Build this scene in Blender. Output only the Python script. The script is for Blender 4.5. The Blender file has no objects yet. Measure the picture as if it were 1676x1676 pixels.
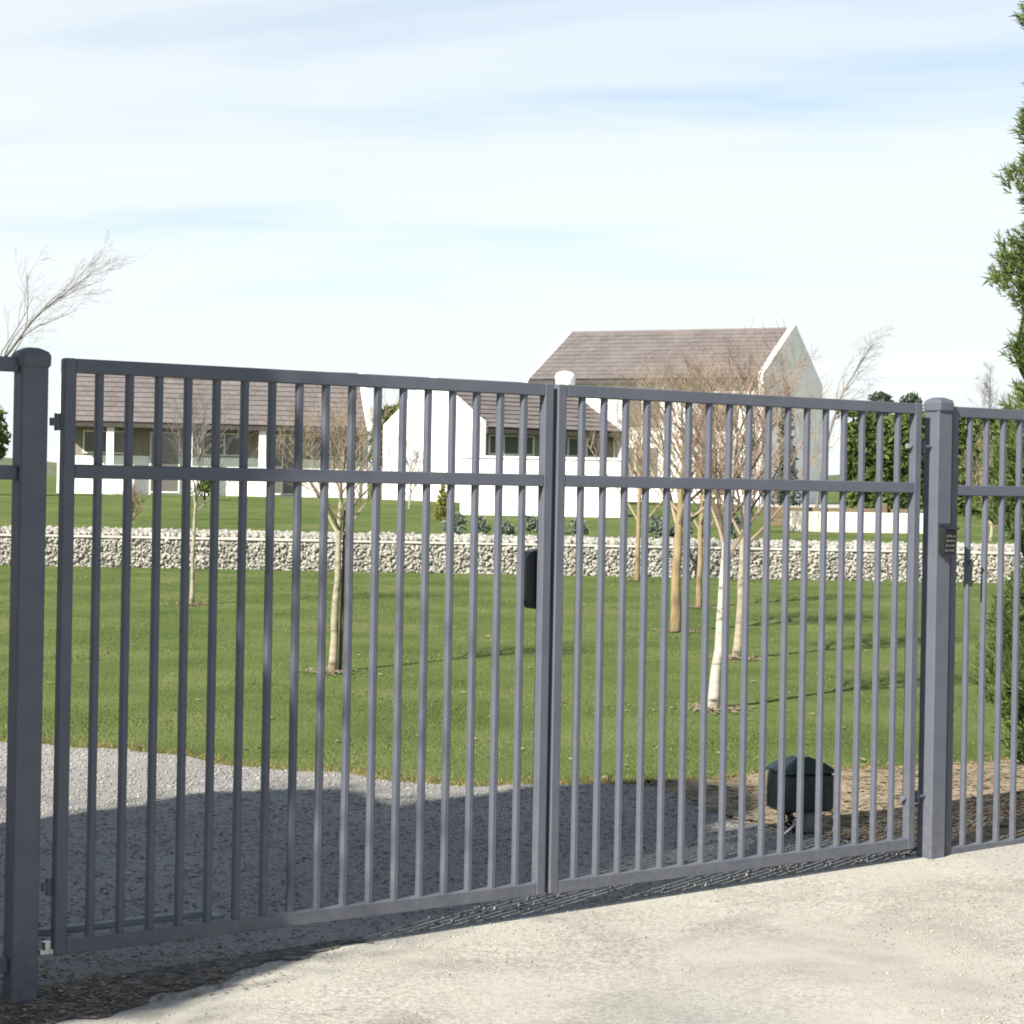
import bpy, math, random
import numpy as np
from mathutils import Vector, Matrix, Quaternion

# ------------------------------------------------------------------ camera
scene = bpy.context.scene
col = scene.collection
EYE = 1.54
cam_d = bpy.data.cameras.new("camera")
cam = bpy.data.objects.new("camera", cam_d)
col.objects.link(cam)
cam.location = (0.0, 0.0, EYE)
cam.rotation_euler = (math.radians(90), 0.0, 0.0)
cam.rotation_euler = (Matrix.Rotation(math.radians(90), 3, 'X') @ Matrix.Rotation(math.radians(1.05), 3, 'Z')).to_euler()
cam_d.sensor_width = 36.0
cam_d.lens = 36.0 * 3000.0 / 1676.0
cam_d.shift_y = -47.0 / 1676.0
cam_d.clip_start = 0.05
cam_d.clip_end = 6000.0
scene.camera = cam

# ------------------------------------------------------------------ sky, sun, exposure
SUN_EL = math.radians(35.0)
SH = (-0.6225, -0.7826)                      # horizontal direction towards the sun
SUN_DIR = Vector((SH[0] * math.cos(SUN_EL), SH[1] * math.cos(SUN_EL), math.sin(SUN_EL)))
world = bpy.data.worlds.new("World")
scene.world = world
world.use_nodes = True
wn, wl = world.node_tree.nodes, world.node_tree.links
wn.clear()
w_out = wn.new('ShaderNodeOutputWorld')
w_bg = wn.new('ShaderNodeBackground')
w_bg.inputs['Strength'].default_value = 0.0735
w_sky = wn.new('ShaderNodeTexSky')
w_sky.sky_type = 'NISHITA'
w_sky.sun_disc = False
w_sky.sun_elevation = SUN_EL
w_sky.sun_rotation = math.atan2(SH[0], SH[1])
w_sky.altitude = 50
w_sky.air_density = 1.0
w_sky.dust_density = 0.35
w_sky.ozone_density = 1.0
w_tc = wn.new('ShaderNodeTexCoord')
w_sep = wn.new('ShaderNodeSeparateXYZ')
wl.new(w_tc.outputs['Generated'], w_sep.inputs[0])


def wmath(op, a, b=None, clamp=False):
    n = wn.new('ShaderNodeMath')
    n.operation = op
    n.use_clamp = clamp
    for i, v in enumerate((a, b)):
        if v is None:
            continue
        if isinstance(v, (int, float)):
            n.inputs[i].default_value = v
        else:
            wl.new(v, n.inputs[i])
    return n.outputs[0]


zc = wmath('ADD', wmath('MAXIMUM', w_sep.outputs['Z'], 0.0), 0.09)
px_ = wmath('DIVIDE', w_sep.outputs['X'], zc)
py_ = wmath('DIVIDE', w_sep.outputs['Y'], zc)
w_cmb = wn.new('ShaderNodeCombineXYZ')
wl.new(wmath('MULTIPLY', px_, 0.42), w_cmb.inputs[0])
wl.new(wmath('ADD', wmath('MULTIPLY', py_, 0.95), wmath('MULTIPLY', px_, 0.14)), w_cmb.inputs[1])
w_cmb.inputs[2].default_value = 2.2
w_noi = wn.new('ShaderNodeTexNoise')
w_noi.inputs['Scale'].default_value = 1.15
w_noi.inputs['Detail'].default_value = 7.0
w_noi.inputs['Roughness'].default_value = 0.52
w_noi.inputs['Distortion'].default_value = 0.35
wl.new(w_cmb.outputs[0], w_noi.inputs['Vector'])
w_rmp = wn.new('ShaderNodeMapRange')                # optical thickness of the thin cloud sheet
w_rmp.interpolation_type = 'SMOOTHSTEP'
w_rmp.inputs['From Min'].default_value = 0.36
w_rmp.inputs['From Max'].default_value = 0.62
w_rmp.inputs['To Min'].default_value = 0.07
w_rmp.inputs['To Max'].default_value = 0.46
wl.new(w_noi.outputs['Fac'], w_rmp.inputs['Value'])
# the slant path through the sheet is longer towards the horizon
w_tau = wmath('DIVIDE', w_rmp.outputs[0], wmath('ADD', wmath('MAXIMUM', w_sep.outputs['Z'], 0.0), 0.03))
w_fac = wmath('SUBTRACT', 1.0, wmath('POWER', 2.71828, wmath('MULTIPLY', w_tau, -1.0)), True)
w_mix = wn.new('ShaderNodeMix')
w_mix.data_type = 'RGBA'
w_mix.inputs[7].default_value = (6.1, 6.45, 6.6, 1)
wl.new(w_fac, w_mix.inputs[0])
wl.new(w_sky.outputs[0], w_mix.inputs[6])
wl.new(w_mix.outputs[2], w_bg.inputs['Color'])
wl.new(w_bg.outputs[0], w_out.inputs['Surface'])

sun_d = bpy.data.lights.new("sun", 'SUN')
sun_d.energy = 5.0
sun_d.angle = math.radians(0.53)
sun_d.color = (1.0, 0.95, 0.86)
sun = bpy.data.objects.new("sun", sun_d)
sun.rotation_euler = (-SUN_DIR).to_track_quat('-Z', 'Y').to_euler()
sun.location = (-20, -25, 30)
col.objects.link(sun)

vs = scene.view_settings
vs.view_transform = 'Standard'
vs.look = 'None'
vs.exposure = 1.1
vs.gamma = 1.0
vs.use_curve_mapping = False
scene.cycles.max_bounces = 6
scene.cycles.filter_width = 1.9

R = random.Random(7)
NP = np.random.default_rng(11)


# ------------------------------------------------------------------ materials
def material(name):
    m = bpy.data.materials.new(name)
    m.use_nodes = True
    nt = m.node_tree
    b = nt.nodes['Principled BSDF']
    return m, nt, b


def noise_mat(name, stops, scale=8.0, detail=6.0, rough=0.8, bump=0.0, bump_scale=60.0, spec=0.3,
              metallic=0.0, stretch=None, second=None, distortion=0.0, island=0.0, coords='Object', bump_dist=0.01):
    """principled surface whose colour wanders between stops [(pos, rgb)...]; island = per-piece brightness spread"""
    m, nt, b = material(name)
    N, L = nt.nodes, nt.links
    tc = N.new('ShaderNodeTexCoord')
    mp = N.new('ShaderNodeMapping')
    if stretch:
        mp.inputs['Scale'].default_value = stretch
    L.new(tc.outputs[coords], mp.inputs['Vector'])
    no = N.new('ShaderNodeTexNoise')
    no.inputs['Scale'].default_value = scale
    no.inputs['Detail'].default_value = detail
    no.inputs['Roughness'].default_value = 0.6
    no.inputs['Distortion'].default_value = distortion
    L.new(mp.outputs[0], no.inputs['Vector'])
    cr = N.new('ShaderNodeValToRGB')
    el = cr.color_ramp.elements
    while len(el) < len(stops):
        el.new(0.5)
    for e, (p, c) in zip(el, stops):
        e.position = p
        e.color = (*c, 1)
    L.new(no.outputs['Fac'], cr.inputs[0])
    outc = cr.outputs[0]
    if second:                                    # (scale, lo, hi, colour, amount)
        n2 = N.new('ShaderNodeTexNoise')
        n2.inputs['Scale'].default_value = second[0]
        n2.inputs['Detail'].default_value = 4
        L.new(mp.outputs[0], n2.inputs['Vector'])
        mr = N.new('ShaderNodeMapRange')
        mr.inputs['From Min'].default_value = second[1]
        mr.inputs['From Max'].default_value = second[2]
        mr.inputs['To Max'].default_value = second[4]
        L.new(n2.outputs['Fac'], mr.inputs['Value'])
        mx = N.new('ShaderNodeMix')
        mx.data_type = 'RGBA'
        L.new(mr.outputs[0], mx.inputs[0])
        L.new(outc, mx.inputs[6])
        mx.inputs[7].default_value = (*second[3], 1)
        outc = mx.outputs[2]
    if island:
        ge = N.new('ShaderNodeNewGeometry')
        mr = N.new('ShaderNodeMapRange')
        mr.inputs['To Min'].default_value = 1 - island
        mr.inputs['To Max'].default_value = 1 + island
        L.new(ge.outputs['Random Per Island'], mr.inputs['Value'])
        hs = N.new('ShaderNodeHueSaturation')
        L.new(mr.outputs[0], hs.inputs['Value'])
        L.new(outc, hs.inputs['Color'])
        outc = hs.outputs[0]
    L.new(outc, b.inputs['Base Color'])
    b.inputs['Roughness'].default_value = rough
    b.inputs['Specular IOR Level'].default_value = spec
    b.inputs['Metallic'].default_value = metallic
    if bump:
        n3 = N.new('ShaderNodeTexNoise')
        n3.inputs['Scale'].default_value = bump_scale
        n3.inputs['Detail'].default_value = 5
        L.new(mp.outputs[0], n3.inputs['Vector'])
        bp = N.new('ShaderNodeBump')
        bp.inputs['Strength'].default_value = bump
        bp.inputs['Distance'].default_value = bump_dist
        L.new(n3.outputs['Fac'], bp.inputs['Height'])
        L.new(bp.outputs[0], b.inputs['Normal'])
    return m


def leafy(m, amount=0.35):
    nt = m.node_tree
    b = nt.nodes['Principled BSDF']
    src = b.inputs['Base Color'].links[0].from_socket
    tr = nt.nodes.new('ShaderNodeBsdfTranslucent')
    nt.links.new(src, tr.inputs['Color'])
    mx = nt.nodes.new('ShaderNodeMixShader')
    mx.inputs[0].default_value = amount
    out = nt.nodes['Material Output']
    nt.links.new(b.outputs[0], mx.inputs[1])
    nt.links.new(tr.outputs[0], mx.inputs[2])
    nt.links.new(mx.outputs[0], out.inputs['Surface'])
    return m


M = {}
M['paint'] = noise_mat('charcoal_paint', [(0.3, (0.080, 0.087, 0.109)), (0.7, (0.099, 0.106, 0.129))], scale=9, rough=0.55,
                       bump=0.06, bump_scale=220, spec=0.2, second=(3.0, 0.52, 0.78, (0.118, 0.124, 0.140), 0.4))
_nt = M['paint'].node_tree
_b = _nt.nodes['Principled BSDF']
_src = _b.inputs['Base Color'].links[0].from_socket
_tc = _nt.nodes.new('ShaderNodeTexCoord')
_sp = _nt.nodes.new('ShaderNodeSeparateXYZ')
_nt.links.new(_tc.outputs['Object'], _sp.inputs[0])
_mr = _nt.nodes.new('ShaderNodeMapRange')
_mr.inputs['From Min'].default_value = 0.42
_mr.inputs['From Max'].default_value = 0.04
_nt.links.new(_sp.outputs['Z'], _mr.inputs['Value'])
_no = _nt.nodes.new('ShaderNodeTexNoise')
_no.inputs['Scale'].default_value = 26
_no.inputs['Detail'].default_value = 8
_nt.links.new(_tc.outputs['Object'], _no.inputs['Vector'])
_m2 = _nt.nodes.new('ShaderNodeMapRange')
_m2.inputs['From Min'].default_value = 0.42
_m2.inputs['From Max'].default_value = 0.72
_m2.inputs['To Max'].default_value = 0.46
_nt.links.new(_no.outputs['Fac'], _m2.inputs['Value'])
_mm = _nt.nodes.new('ShaderNodeMath')
_mm.operation = 'MULTIPLY'
_nt.links.new(_mr.outputs[0], _mm.inputs[0])
_nt.links.new(_m2.outputs[0], _mm.inputs[1])
_mx = _nt.nodes.new('ShaderNodeMix')
_mx.data_type = 'RGBA'
_mx.inputs[7].default_value = (0.17, 0.158, 0.135, 1)
_nt.links.new(_mm.outputs[0], _mx.inputs[0])
_nt.links.new(_src, _mx.inputs[6])
_nt.links.new(_mx.outputs[2], _b.inputs['Base Color'])
M['steel'] = noise_mat('galvanised_steel', [(0.3, (0.45, 0.46, 0.47)), (0.7, (0.62, 0.62, 0.62))], scale=40, rough=0.38, metallic=0.9)
M['black'] = noise_mat('black_plastic', [(0.3, (0.012, 0.013, 0.014)), (0.7, (0.022, 0.022, 0.024))], scale=30, rough=0.4)
M['key'] = noise_mat('grey_keys', [(0.3, (0.07, 0.07, 0.07)), (0.7, (0.11, 0.11, 0.11))], scale=30, rough=0.5)
M['green_box'] = noise_mat('green_enamel', [(0.3, (0.008, 0.022, 0.019)), (0.7, (0.014, 0.032, 0.028))], scale=14, rough=0.33, spec=0.5, bump=0.05, bump_scale=90)
M['grey_post'] = noise_mat('grey_pipe', [(0.3, (0.16, 0.19, 0.19)), (0.7, (0.22, 0.25, 0.25))], scale=12, rough=0.55)
M['fore'] = noise_mat('compacted_ground', [(0.30, (0.255, 0.24, 0.208)), (0.5, (0.355, 0.337, 0.293)), (0.70, (0.405, 0.386, 0.338))],
                      scale=1.7, detail=10, rough=0.95, bump=0.55, bump_scale=110, spec=0.1,
                      second=(0.55, 0.50, 0.66, (0.275, 0.27, 0.25), 0.75), distortion=0.6, bump_dist=0.006)
_nt = M['fore'].node_tree                            # fine mixed aggregate in the compacted surface
_b = _nt.nodes['Principled BSDF']
_src = _b.inputs['Base Color'].links[0].from_socket
_tc = _nt.nodes.new('ShaderNodeTexCoord')
_vo = _nt.nodes.new('ShaderNodeTexVoronoi')
_vo.inputs['Scale'].default_value = 85
_nt.links.new(_tc.outputs['Object'], _vo.inputs['Vector'])
_cr = _nt.nodes.new('ShaderNodeValToRGB')
for _e, (_p, _c) in zip(_cr.color_ramp.elements, ((0.0, 0.62), (1.0, 1.22))):
    _e.position = _p
    _e.color = (_c, _c, _c, 1)
_sc = _nt.nodes.new('ShaderNodeSeparateColor')
_nt.links.new(_vo.outputs['Color'], _sc.inputs[0])
_nt.links.new(_sc.outputs[0], _cr.inputs[0])
_pn = _nt.nodes.new('ShaderNodeTexNoise')
_pn.inputs['Scale'].default_value = 1.3
_pn.inputs['Detail'].default_value = 6
_nt.links.new(_tc.outputs['Object'], _pn.inputs['Vector'])
_mr = _nt.nodes.new('ShaderNodeMapRange')
_mr.inputs['From Min'].default_value = 0.40
_mr.inputs['From Max'].default_value = 0.60
_mr.inputs['To Min'].default_value = 0.12
_mr.inputs['To Max'].default_value = 0.8
_nt.links.new(_pn.outputs['Fac'], _mr.inputs['Value'])
_mx = _nt.nodes.new('ShaderNodeMix')
_mx.data_type = 'RGBA'
_mx.blend_type = 'MULTIPLY'
_nt.links.new(_mr.outputs[0], _mx.inputs[0])
_nt.links.new(_src, _mx.inputs[6])
_nt.links.new(_cr.outputs[0], _mx.inputs[7])
_nt.links.new(_mx.outputs[2], _b.inputs['Base Color'])
M['gravel'] = noise_mat('grey_gravel', [(0.25, (0.10, 0.097, 0.09)), (0.5, (0.24, 0.233, 0.217)), (0.75, (0.39, 0.376, 0.347))], scale=75, detail=7,
                        rough=0.95, bump=0.9, bump_scale=95, spec=0.1, second=(1.1, 0.48, 0.7, (0.33, 0.32, 0.30), 0.5), bump_dist=0.012)
M['pebble'] = noise_mat('pebbles', [(0.3, (0.13, 0.124, 0.115)), (0.5, (0.26, 0.252, 0.23)), (0.7, (0.38, 0.367, 0.332))], scale=30, rough=0.9, island=0.4, spec=0.2)
M['pale_pebble'] = noise_mat('pale_pebbles', [(0.3, (0.22, 0.205, 0.178)), (0.7, (0.37, 0.35, 0.30))], scale=30, rough=0.9, island=0.28, spec=0.15)
M['soil'] = noise_mat('dry_soil', [(0.3, (0.17, 0.128, 0.082)), (0.5, (0.28, 0.222, 0.152)), (0.72, (0.36, 0.30, 0.218))], scale=6, detail=9, rough=1.0,
                      bump=0.8, bump_scale=70, spec=0.05, bump_dist=0.02)
M['shade_dark_soil'] = noise_mat('shade_dark_soil', [(0.3, (0.06, 0.055, 0.048)), (0.5, (0.125, 0.117, 0.103)), (0.72, (0.27, 0.257, 0.23))], scale=22, detail=8, rough=1.0, bump=1.0, bump_scale=60, spec=0.05, bump_dist=0.02)  # soil colour darkened to carry the shade below the gate leaf
M['litter'] = noise_mat('dead_leaves', [(0.3, (0.12, 0.085, 0.05)), (0.7, (0.30, 0.23, 0.14))], scale=20, rough=0.9, island=0.5)
M['turf'] = noise_mat('turf', [(0.34, (0.074, 0.103, 0.030)), (0.52, (0.104, 0.138, 0.043)), (0.68, (0.146, 0.166, 0.062))], scale=0.7, detail=12, rough=1.0,
                      bump=0.9, bump_scale=45, spec=0.04, second=(0.35, 0.52, 0.75, (0.156, 0.148, 0.063), 0.5), bump_dist=0.03)
M['blade'] = leafy(noise_mat('grass_blades', [(0.34, (0.078, 0.110, 0.030)), (0.52, (0.116, 0.152, 0.046)), (0.68, (0.168, 0.182, 0.070))], scale=0.6, detail=8, rough=0.7,
                             island=0.4, spec=0.2), 0.3)
M['drygrass'] = leafy(noise_mat('dry_grass', [(0.3, (0.19, 0.145, 0.055)), (0.7, (0.31, 0.24, 0.11))], scale=3, rough=0.8, island=0.35, spec=0.1), 0.25)
M['plaster'] = noise_mat('white_plaster', [(0.3, (0.80, 0.785, 0.745)), (0.7, (0.85, 0.835, 0.80))], scale=1.3, detail=8, rough=0.9, bump=0.15, bump_scale=14, spec=0.1,
                         second=(0.8, 0.55, 0.85, (0.70, 0.68, 0.62), 0.4))
M['cream'] = noise_mat('cream_block', [(0.3, (0.66, 0.60, 0.47)), (0.7, (0.76, 0.70, 0.57))], scale=3, rough=0.9, bump=0.2, bump_scale=20, spec=0.1)
M['timber'] = noise_mat('brown_timber', [(0.3, (0.10, 0.075, 0.045)), (0.7, (0.20, 0.155, 0.10))], scale=4, rough=0.9, stretch=(1, 8, 8))
M['tile'] = noise_mat('roof_tiles', [(0.3, (0.125, 0.108, 0.103)), (0.7, (0.170, 0.150, 0.142))], scale=0.9, detail=8, rough=0.8, spec=0.2, island=0.08)
M['roof_slab'] = noise_mat('roof_underlay', [(0.3, (0.05, 0.042, 0.04)), (0.7, (0.07, 0.06, 0.055))], scale=3, rough=0.95)
M['fascia'] = noise_mat('dark_fascia', [(0.3, (0.045, 0.038, 0.034)), (0.7, (0.065, 0.055, 0.05))], scale=3, rough=0.6)
M['eave_shade_boarding'] = noise_mat('taupe_eave_shade', [(0.3, (0.20, 0.175, 0.14)), (0.7, (0.27, 0.24, 0.195))], scale=3, rough=0.8, stretch=(3, 1, 0.4))  # shade below the eaves put into the wall colour as taupe
M['frame'] = noise_mat('window_frame', [(0.3, (0.55, 0.54, 0.50)), (0.7, (0.62, 0.61, 0.57))], scale=3, rough=0.5)
M['stone'] = noise_mat('wall_stones', [(0.3, (0.225, 0.215, 0.186)), (0.7, (0.36, 0.346, 0.30))], scale=5, rough=0.95, island=0.3, spec=0.1)
M['joint'] = noise_mat('wall_core', [(0.3, (0.19, 0.18, 0.15)), (0.7, (0.28, 0.265, 0.225))], scale=9, rough=1.0)
M['cap'] = noise_mat('pale_coping', [(0.3, (0.33, 0.315, 0.27)), (0.7, (0.47, 0.455, 0.395))], scale=4, rough=0.9, bump=0.3, bump_scale=25)
M['bark_pale'] = noise_mat('pale_bark', [(0.32, (0.09, 0.075, 0.05)), (0.44, (0.23, 0.205, 0.145)), (0.7, (0.36, 0.325, 0.24))], scale=9, detail=6, rough=0.85,
                           stretch=(1, 1, 2.2), bump=0.3, bump_scale=30)
M['bark_birch'] = noise_mat('birch_bark', [(0.34, (0.07, 0.06, 0.045)), (0.43, (0.33, 0.31, 0.26)), (0.7, (0.47, 0.45, 0.39))], scale=8, detail=5, rough=0.8,
                            stretch=(1, 1, 2.6), bump=0.3, bump_scale=30)
M['bark_tan'] = noise_mat('tan_bark', [(0.3, (0.11, 0.08, 0.045)), (0.5, (0.23, 0.175, 0.095)), (0.7, (0.30, 0.24, 0.14))], scale=8, rough=0.9, stretch=(1, 1, 0.5), bump=0.3, bump_scale=30)
M['bark_dark'] = noise_mat('dark_bark', [(0.3, (0.065, 0.05, 0.038)), (0.7, (0.13, 0.105, 0.08))], scale=8, rough=0.95)
M['bark_grey'] = noise_mat('grey_bark', [(0.3, (0.10, 0.093, 0.085)), (0.7, (0.19, 0.177, 0.16))], scale=6, rough=0.95)
M['twig_tan'] = noise_mat('tan_twigs', [(0.3, (0.17, 0.128, 0.085)), (0.7, (0.31, 0.25, 0.175))], scale=3, rough=0.9, island=0.3)
M['twig_red'] = noise_mat('reddish_twigs', [(0.3, (0.14, 0.098, 0.072)), (0.7, (0.26, 0.20, 0.15))], scale=3, rough=0.9, island=0.3)
M['twig_grey'] = noise_mat('grey_twigs', [(0.3, (0.13, 0.12, 0.112)), (0.7, (0.22, 0.205, 0.19))], scale=3, rough=0.9, island=0.2)
M['needle'] = leafy(noise_mat('conifer_needles', [(0.3, (0.055, 0.085, 0.020)), (0.55, (0.10, 0.142, 0.036)), (0.8, (0.145, 0.175, 0.055))], scale=3.5, detail=6, rough=0.6,
                              island=0.45, spec=0.3), 0.3)
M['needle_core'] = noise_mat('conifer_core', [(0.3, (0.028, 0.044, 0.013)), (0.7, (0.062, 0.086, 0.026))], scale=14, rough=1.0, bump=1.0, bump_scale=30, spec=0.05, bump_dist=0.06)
M['far_leaf'] = leafy(noise_mat('evergreen_leaves', [(0.3, (0.055, 0.082, 0.020)), (0.7, (0.118, 0.150, 0.042))], scale=0.8, rough=0.7, island=0.5, spec=0.2), 0.3)
M['far_needle'] = leafy(noise_mat('dark_needles', [(0.3, (0.040, 0.062, 0.040)), (0.7, (0.080, 0.112, 0.068))], scale=0.8, rough=0.7, island=0.4, spec=0.2), 0.25)
M['grey_leaf'] = leafy(noise_mat('grey_green_leaves', [(0.3, (0.10, 0.13, 0.095)), (0.7, (0.22, 0.26, 0.20))], scale=3, rough=0.7, island=0.45, spec=0.2), 0.25)
M['gold_leaf'] = leafy(noise_mat('golden_leaves', [(0.3, (0.12, 0.13, 0.025)), (0.7, (0.24, 0.23, 0.06))], scale=3, rough=0.7, island=0.4), 0.25)
M['hill'] = noise_mat('far_land', [(0.3, (0.07, 0.09, 0.05)), (0.7, (0.12, 0.13, 0.07))], scale=0.05, rough=1.0)


def glass_mat():
    m, nt, b = material('window_glass')
    b.inputs['Base Color'].default_value = (0.12, 0.115, 0.10, 1)
    b.inputs['Roughness'].default_value = 0.08
    b.inputs['Specular IOR Level'].default_value = 0.7
    no = nt.nodes.new('ShaderNodeTexNoise')
    no.inputs['Scale'].default_value = 1.5
    bp = nt.nodes.new('ShaderNodeBump')
    bp.inputs['Strength'].default_value = 0.05
    nt.links.new(no.outputs['Fac'], bp.inputs['Height'])
    nt.links.new(bp.outputs[0], b.inputs['Normal'])
    return m


M['glass'] = glass_mat()


# ------------------------------------------------------------------ mesh helpers
class MB:
    """collects shapes, builds ONE mesh object"""
    def __init__(self):
        self.v, self.f = [], []

    def box(self, x0, x1, y0, y1, z0, z1, c=0.0):
        """box, with its four upright-to-z edges and rims chamfered by c"""
        if c <= 0:
            n = len(self.v)
            self.v += [(x0, y0, z0), (x1, y0, z0), (x1, y1, z0), (x0, y1, z0), (x0, y0, z1), (x1, y0, z1), (x1, y1, z1), (x0, y1, z1)]
            self.f += [tuple(n + i for i in q) for q in ((0, 3, 2, 1), (4, 5, 6, 7), (0, 1, 5, 4), (1, 2, 6, 5), (2, 3, 7, 6), (3, 0, 4, 7))]
            return self
        rings = []
        for z, s in ((z0, c), (z0 + c, 0), (z1 - c, 0), (z1, c)):
            a0, a1, b0, b1 = x0 + s, x1 - s, y0 + s, y1 - s
            k = c if s == 0 else c * 0.6
            rings.append([(a0 + k, b0, z), (a1 - k, b0, z), (a1, b0 + k, z), (a1, b1 - k, z), (a1 - k, b1, z), (a0 + k, b1, z), (a0, b1 - k, z), (a0, b0 + k, z)])
        return self.loft(rings)

    def loft(self, rings, caps=True):
        n = len(self.v)
        k = len(rings[0])
        for r in rings:
            self.v += r
        for i in range(len(rings) - 1):
            for j in range(k):
                a, b = n + i * k + j, n + i * k + (j + 1) % k
                self.f.append((a, b, b + k, a + k))
        if caps:
            self.f.append(tuple(n + j for j in reversed(range(k))))
            self.f.append(tuple(n + (len(rings) - 1) * k + j for j in range(k)))
        return self

    def prism(self, outline, axis, a, b):
        """outline of 2-D points extruded along 'x' or 'y' from a to b"""
        def p(q, t):
            return (t, q[0], q[1]) if axis == 'x' else (q[0], t, q[1])
        return self.loft([[p(q, a) for q in outline], [p(q, b) for q in outline]])

    def tube(self, pts, rad, sides=6, caps=True):
        rings = []
        pts = [Vector(p) for p in pts]
        ref = Vector((0.31, 0.83, 0.46))
        for i, p in enumerate(pts):
            t = (pts[min(i + 1, len(pts) - 1)] - pts[max(i - 1, 0)])
            if t.length < 1e-9:
                t = Vector((0, 0, 1))
            t.normalize()
            u = t.cross(ref)
            if u.length < 1e-3:
                u = t.cross(Vector((1, 0, 0)))
            u.normalize()
            w = t.cross(u)
            r = rad[i] if not isinstance(rad, (int, float)) else rad
            rings.append([tuple(p + (u * math.cos(2 * math.pi * k / sides) + w * math.sin(2 * math.pi * k / sides)) * r) for k in range(sides)])
        return self.loft(rings, caps)

    def quad(self, a, b, c, d):
        n = len(self.v)
        self.v += [a, b, c, d]
        self.f.append((n, n + 1, n + 2, n + 3))
        return self

    def tri(self, a, b, c):
        n = len(self.v)
        self.v += [a, b, c]
        self.f.append((n, n + 1, n + 2))
        return self

    def build(self, name, mat, parent=None, smooth=False):
        me = bpy.data.meshes.new(name)
        me.from_pydata([tuple(p) for p in self.v], [], self.f)
        me.materials.append(M[mat])
        if smooth:
            me.polygons.foreach_set('use_smooth', [True] * len(me.polygons))
        me.update()
        return link(name, me, parent)


def link(name, me, parent=None):
    o = bpy.data.objects.new(name, me)
    col.objects.link(o)
    if parent:
        o.parent = parent
    return o


def np_mesh(name, verts, faces, mat, parent=None):
    """fast mesh from numpy arrays; faces is an (n,k) array"""
    me = bpy.data.meshes.new(name)
    n, k = faces.shape
    me.vertices.add(len(verts))
    me.vertices.foreach_set('co', np.asarray(verts, np.float32).ravel())
    me.loops.add(n * k)
    me.loops.foreach_set('vertex_index', faces.astype(np.int32).ravel())
    me.polygons.add(n)
    me.polygons.foreach_set('loop_start', np.arange(0, n * k, k, dtype=np.int32))
    me.materials.append(M[mat])
    me.update(calc_edges=True)
    me.validate()
    return link(name, me, parent)


def empty(name, loc=(0, 0, 0), rz=0.0):
    o = bpy.data.objects.new(name, None)
    o.empty_display_size = 0.2
    o.location = loc
    o.rotation_euler = (0, 0, rz)
    col.objects.link(o)
    return o


def tag(o, label=None, cat=None, group=None, kind=None):
    for k, v in (('label', label), ('category', cat), ('group', group), ('kind', kind)):
        if v:
            o[k] = v
    return o


# ------------------------------------------------------------------ terrain
def sstep(a, b, x):
    t = min(1, max(0, (x - a) / (b - a)))
    return t * t * (3 - 2 * t)


WALL_Y = 31.0


def gz(x, y):
    near = 0.025 * max(-5, min(5, x)) * (1 - sstep(9.0, 13.0, y))
    und = 0.02 * math.sin(x * 0.7 + 1.3) * math.sin(y * 0.45) * sstep(12, 16, y) * (1 - sstep(26, 30, y))
    up = 0.5 * sstep(WALL_Y + 0.08, WALL_Y + 0.30, y)
    bank = 0.38 * sstep(33.5, 62.0, y)
    return near + und + up + bank


def axis(vals):
    out = []
    for a, b, s in vals:
        n = max(1, int(round((b - a) / s)))
        out += [a + (b - a) * i / n for i in range(n)]
    out.append(vals[-1][1])
    return out


gx = axis([(-2500, -300, 550), (-300, -40, 52), (-40, -14, 2), (-14, 14, 0.5), (14, 40, 2), (40, 300, 52), (300, 2500, 550)])
gy = axis([(-60, 0, 6), (0, 30.5, 0.5), (30.5, 31.6, 0.1), (31.6, 70, 1.2), (70, 200, 13), (200, 4000, 950)])
m = MB()
for y in gy:
    for x in gx:
        m.v.append((x, y, gz(x, y)))
nx = len(gx)
for j in range(len(gy) - 1):
    for i in range(nx - 1):
        a = j * nx + i
        m.f.append((a, a + 1, a + 1 + nx, a + nx))
ground = m.build('ground', 'turf', smooth=True)
tag(ground, 'mown green lawn running back to the houses', kind='structure')

# gate line: local frame, x along the gate, y to the garden side
G0 = Vector((-1.35, 5.51, 0.0))
GA = math.atan2(0.5327, 0.8464)
GD = Vector((math.cos(GA), math.sin(GA), 0))
GN = Vector((-math.sin(GA), math.cos(GA), 0))


def gp(lx, ly, z=0.0):
    p = G0 + GD * lx + GN * ly
    return (p.x, p.y, z)


def gate_line(x):
    return 5.51 + (x + 1.35) * math.tan(GA)


EDGE = [(-14, 12.6), (-8, 12.2), (-5, 11.6), (-3, 10.85), (-2, 10.4), (-1.1, 9.78), (-0.4, 9.40), (0.0, 9.30), (0.5, 9.30), (1.2, 9.45), (2.2, 9.8), (3.5, 10.3), (6, 11.5)]


def interp(tab, x):
    if x <= tab[0][0]:
        return tab[0][1]
    for (a, fa), (b, fb) in zip(tab, tab[1:]):
        if x <= b:
            t = (x - a) / (b - a)
            t = t * t * (3 - 2 * t) * 0.5 + t * 0.5
            return fa + (fb - fa) * t
    return tab[-1][1]


def edge(x):
    return interp(EDGE, x) + 0.05 * math.sin(x * 5.1) + 0.03 * math.sin(x * 13.7 + 1)


def sheet(name, mat, xs, lo, hi, n, dz, label, bumps=0.0):
    m = MB()
    for x in xs:
        a, b = lo(x), hi(x)
        for j in range(n + 1):
            y = a + (b - a) * j / n
            m.v.append((x, y, gz(x, y) + dz + bumps * math.sin(x * 3.1 + y) * math.sin(y * 2.3 - x)))
    k = n + 1
    for i in range(len(xs) - 1):
        for j in range(n):
            a = i * k + j
            m.f.append((a, a + k, a + k + 1, a + 1))
    o = m.build(name, mat, smooth=True)
    tag(o, label, kind='structure')
    return o


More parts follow.
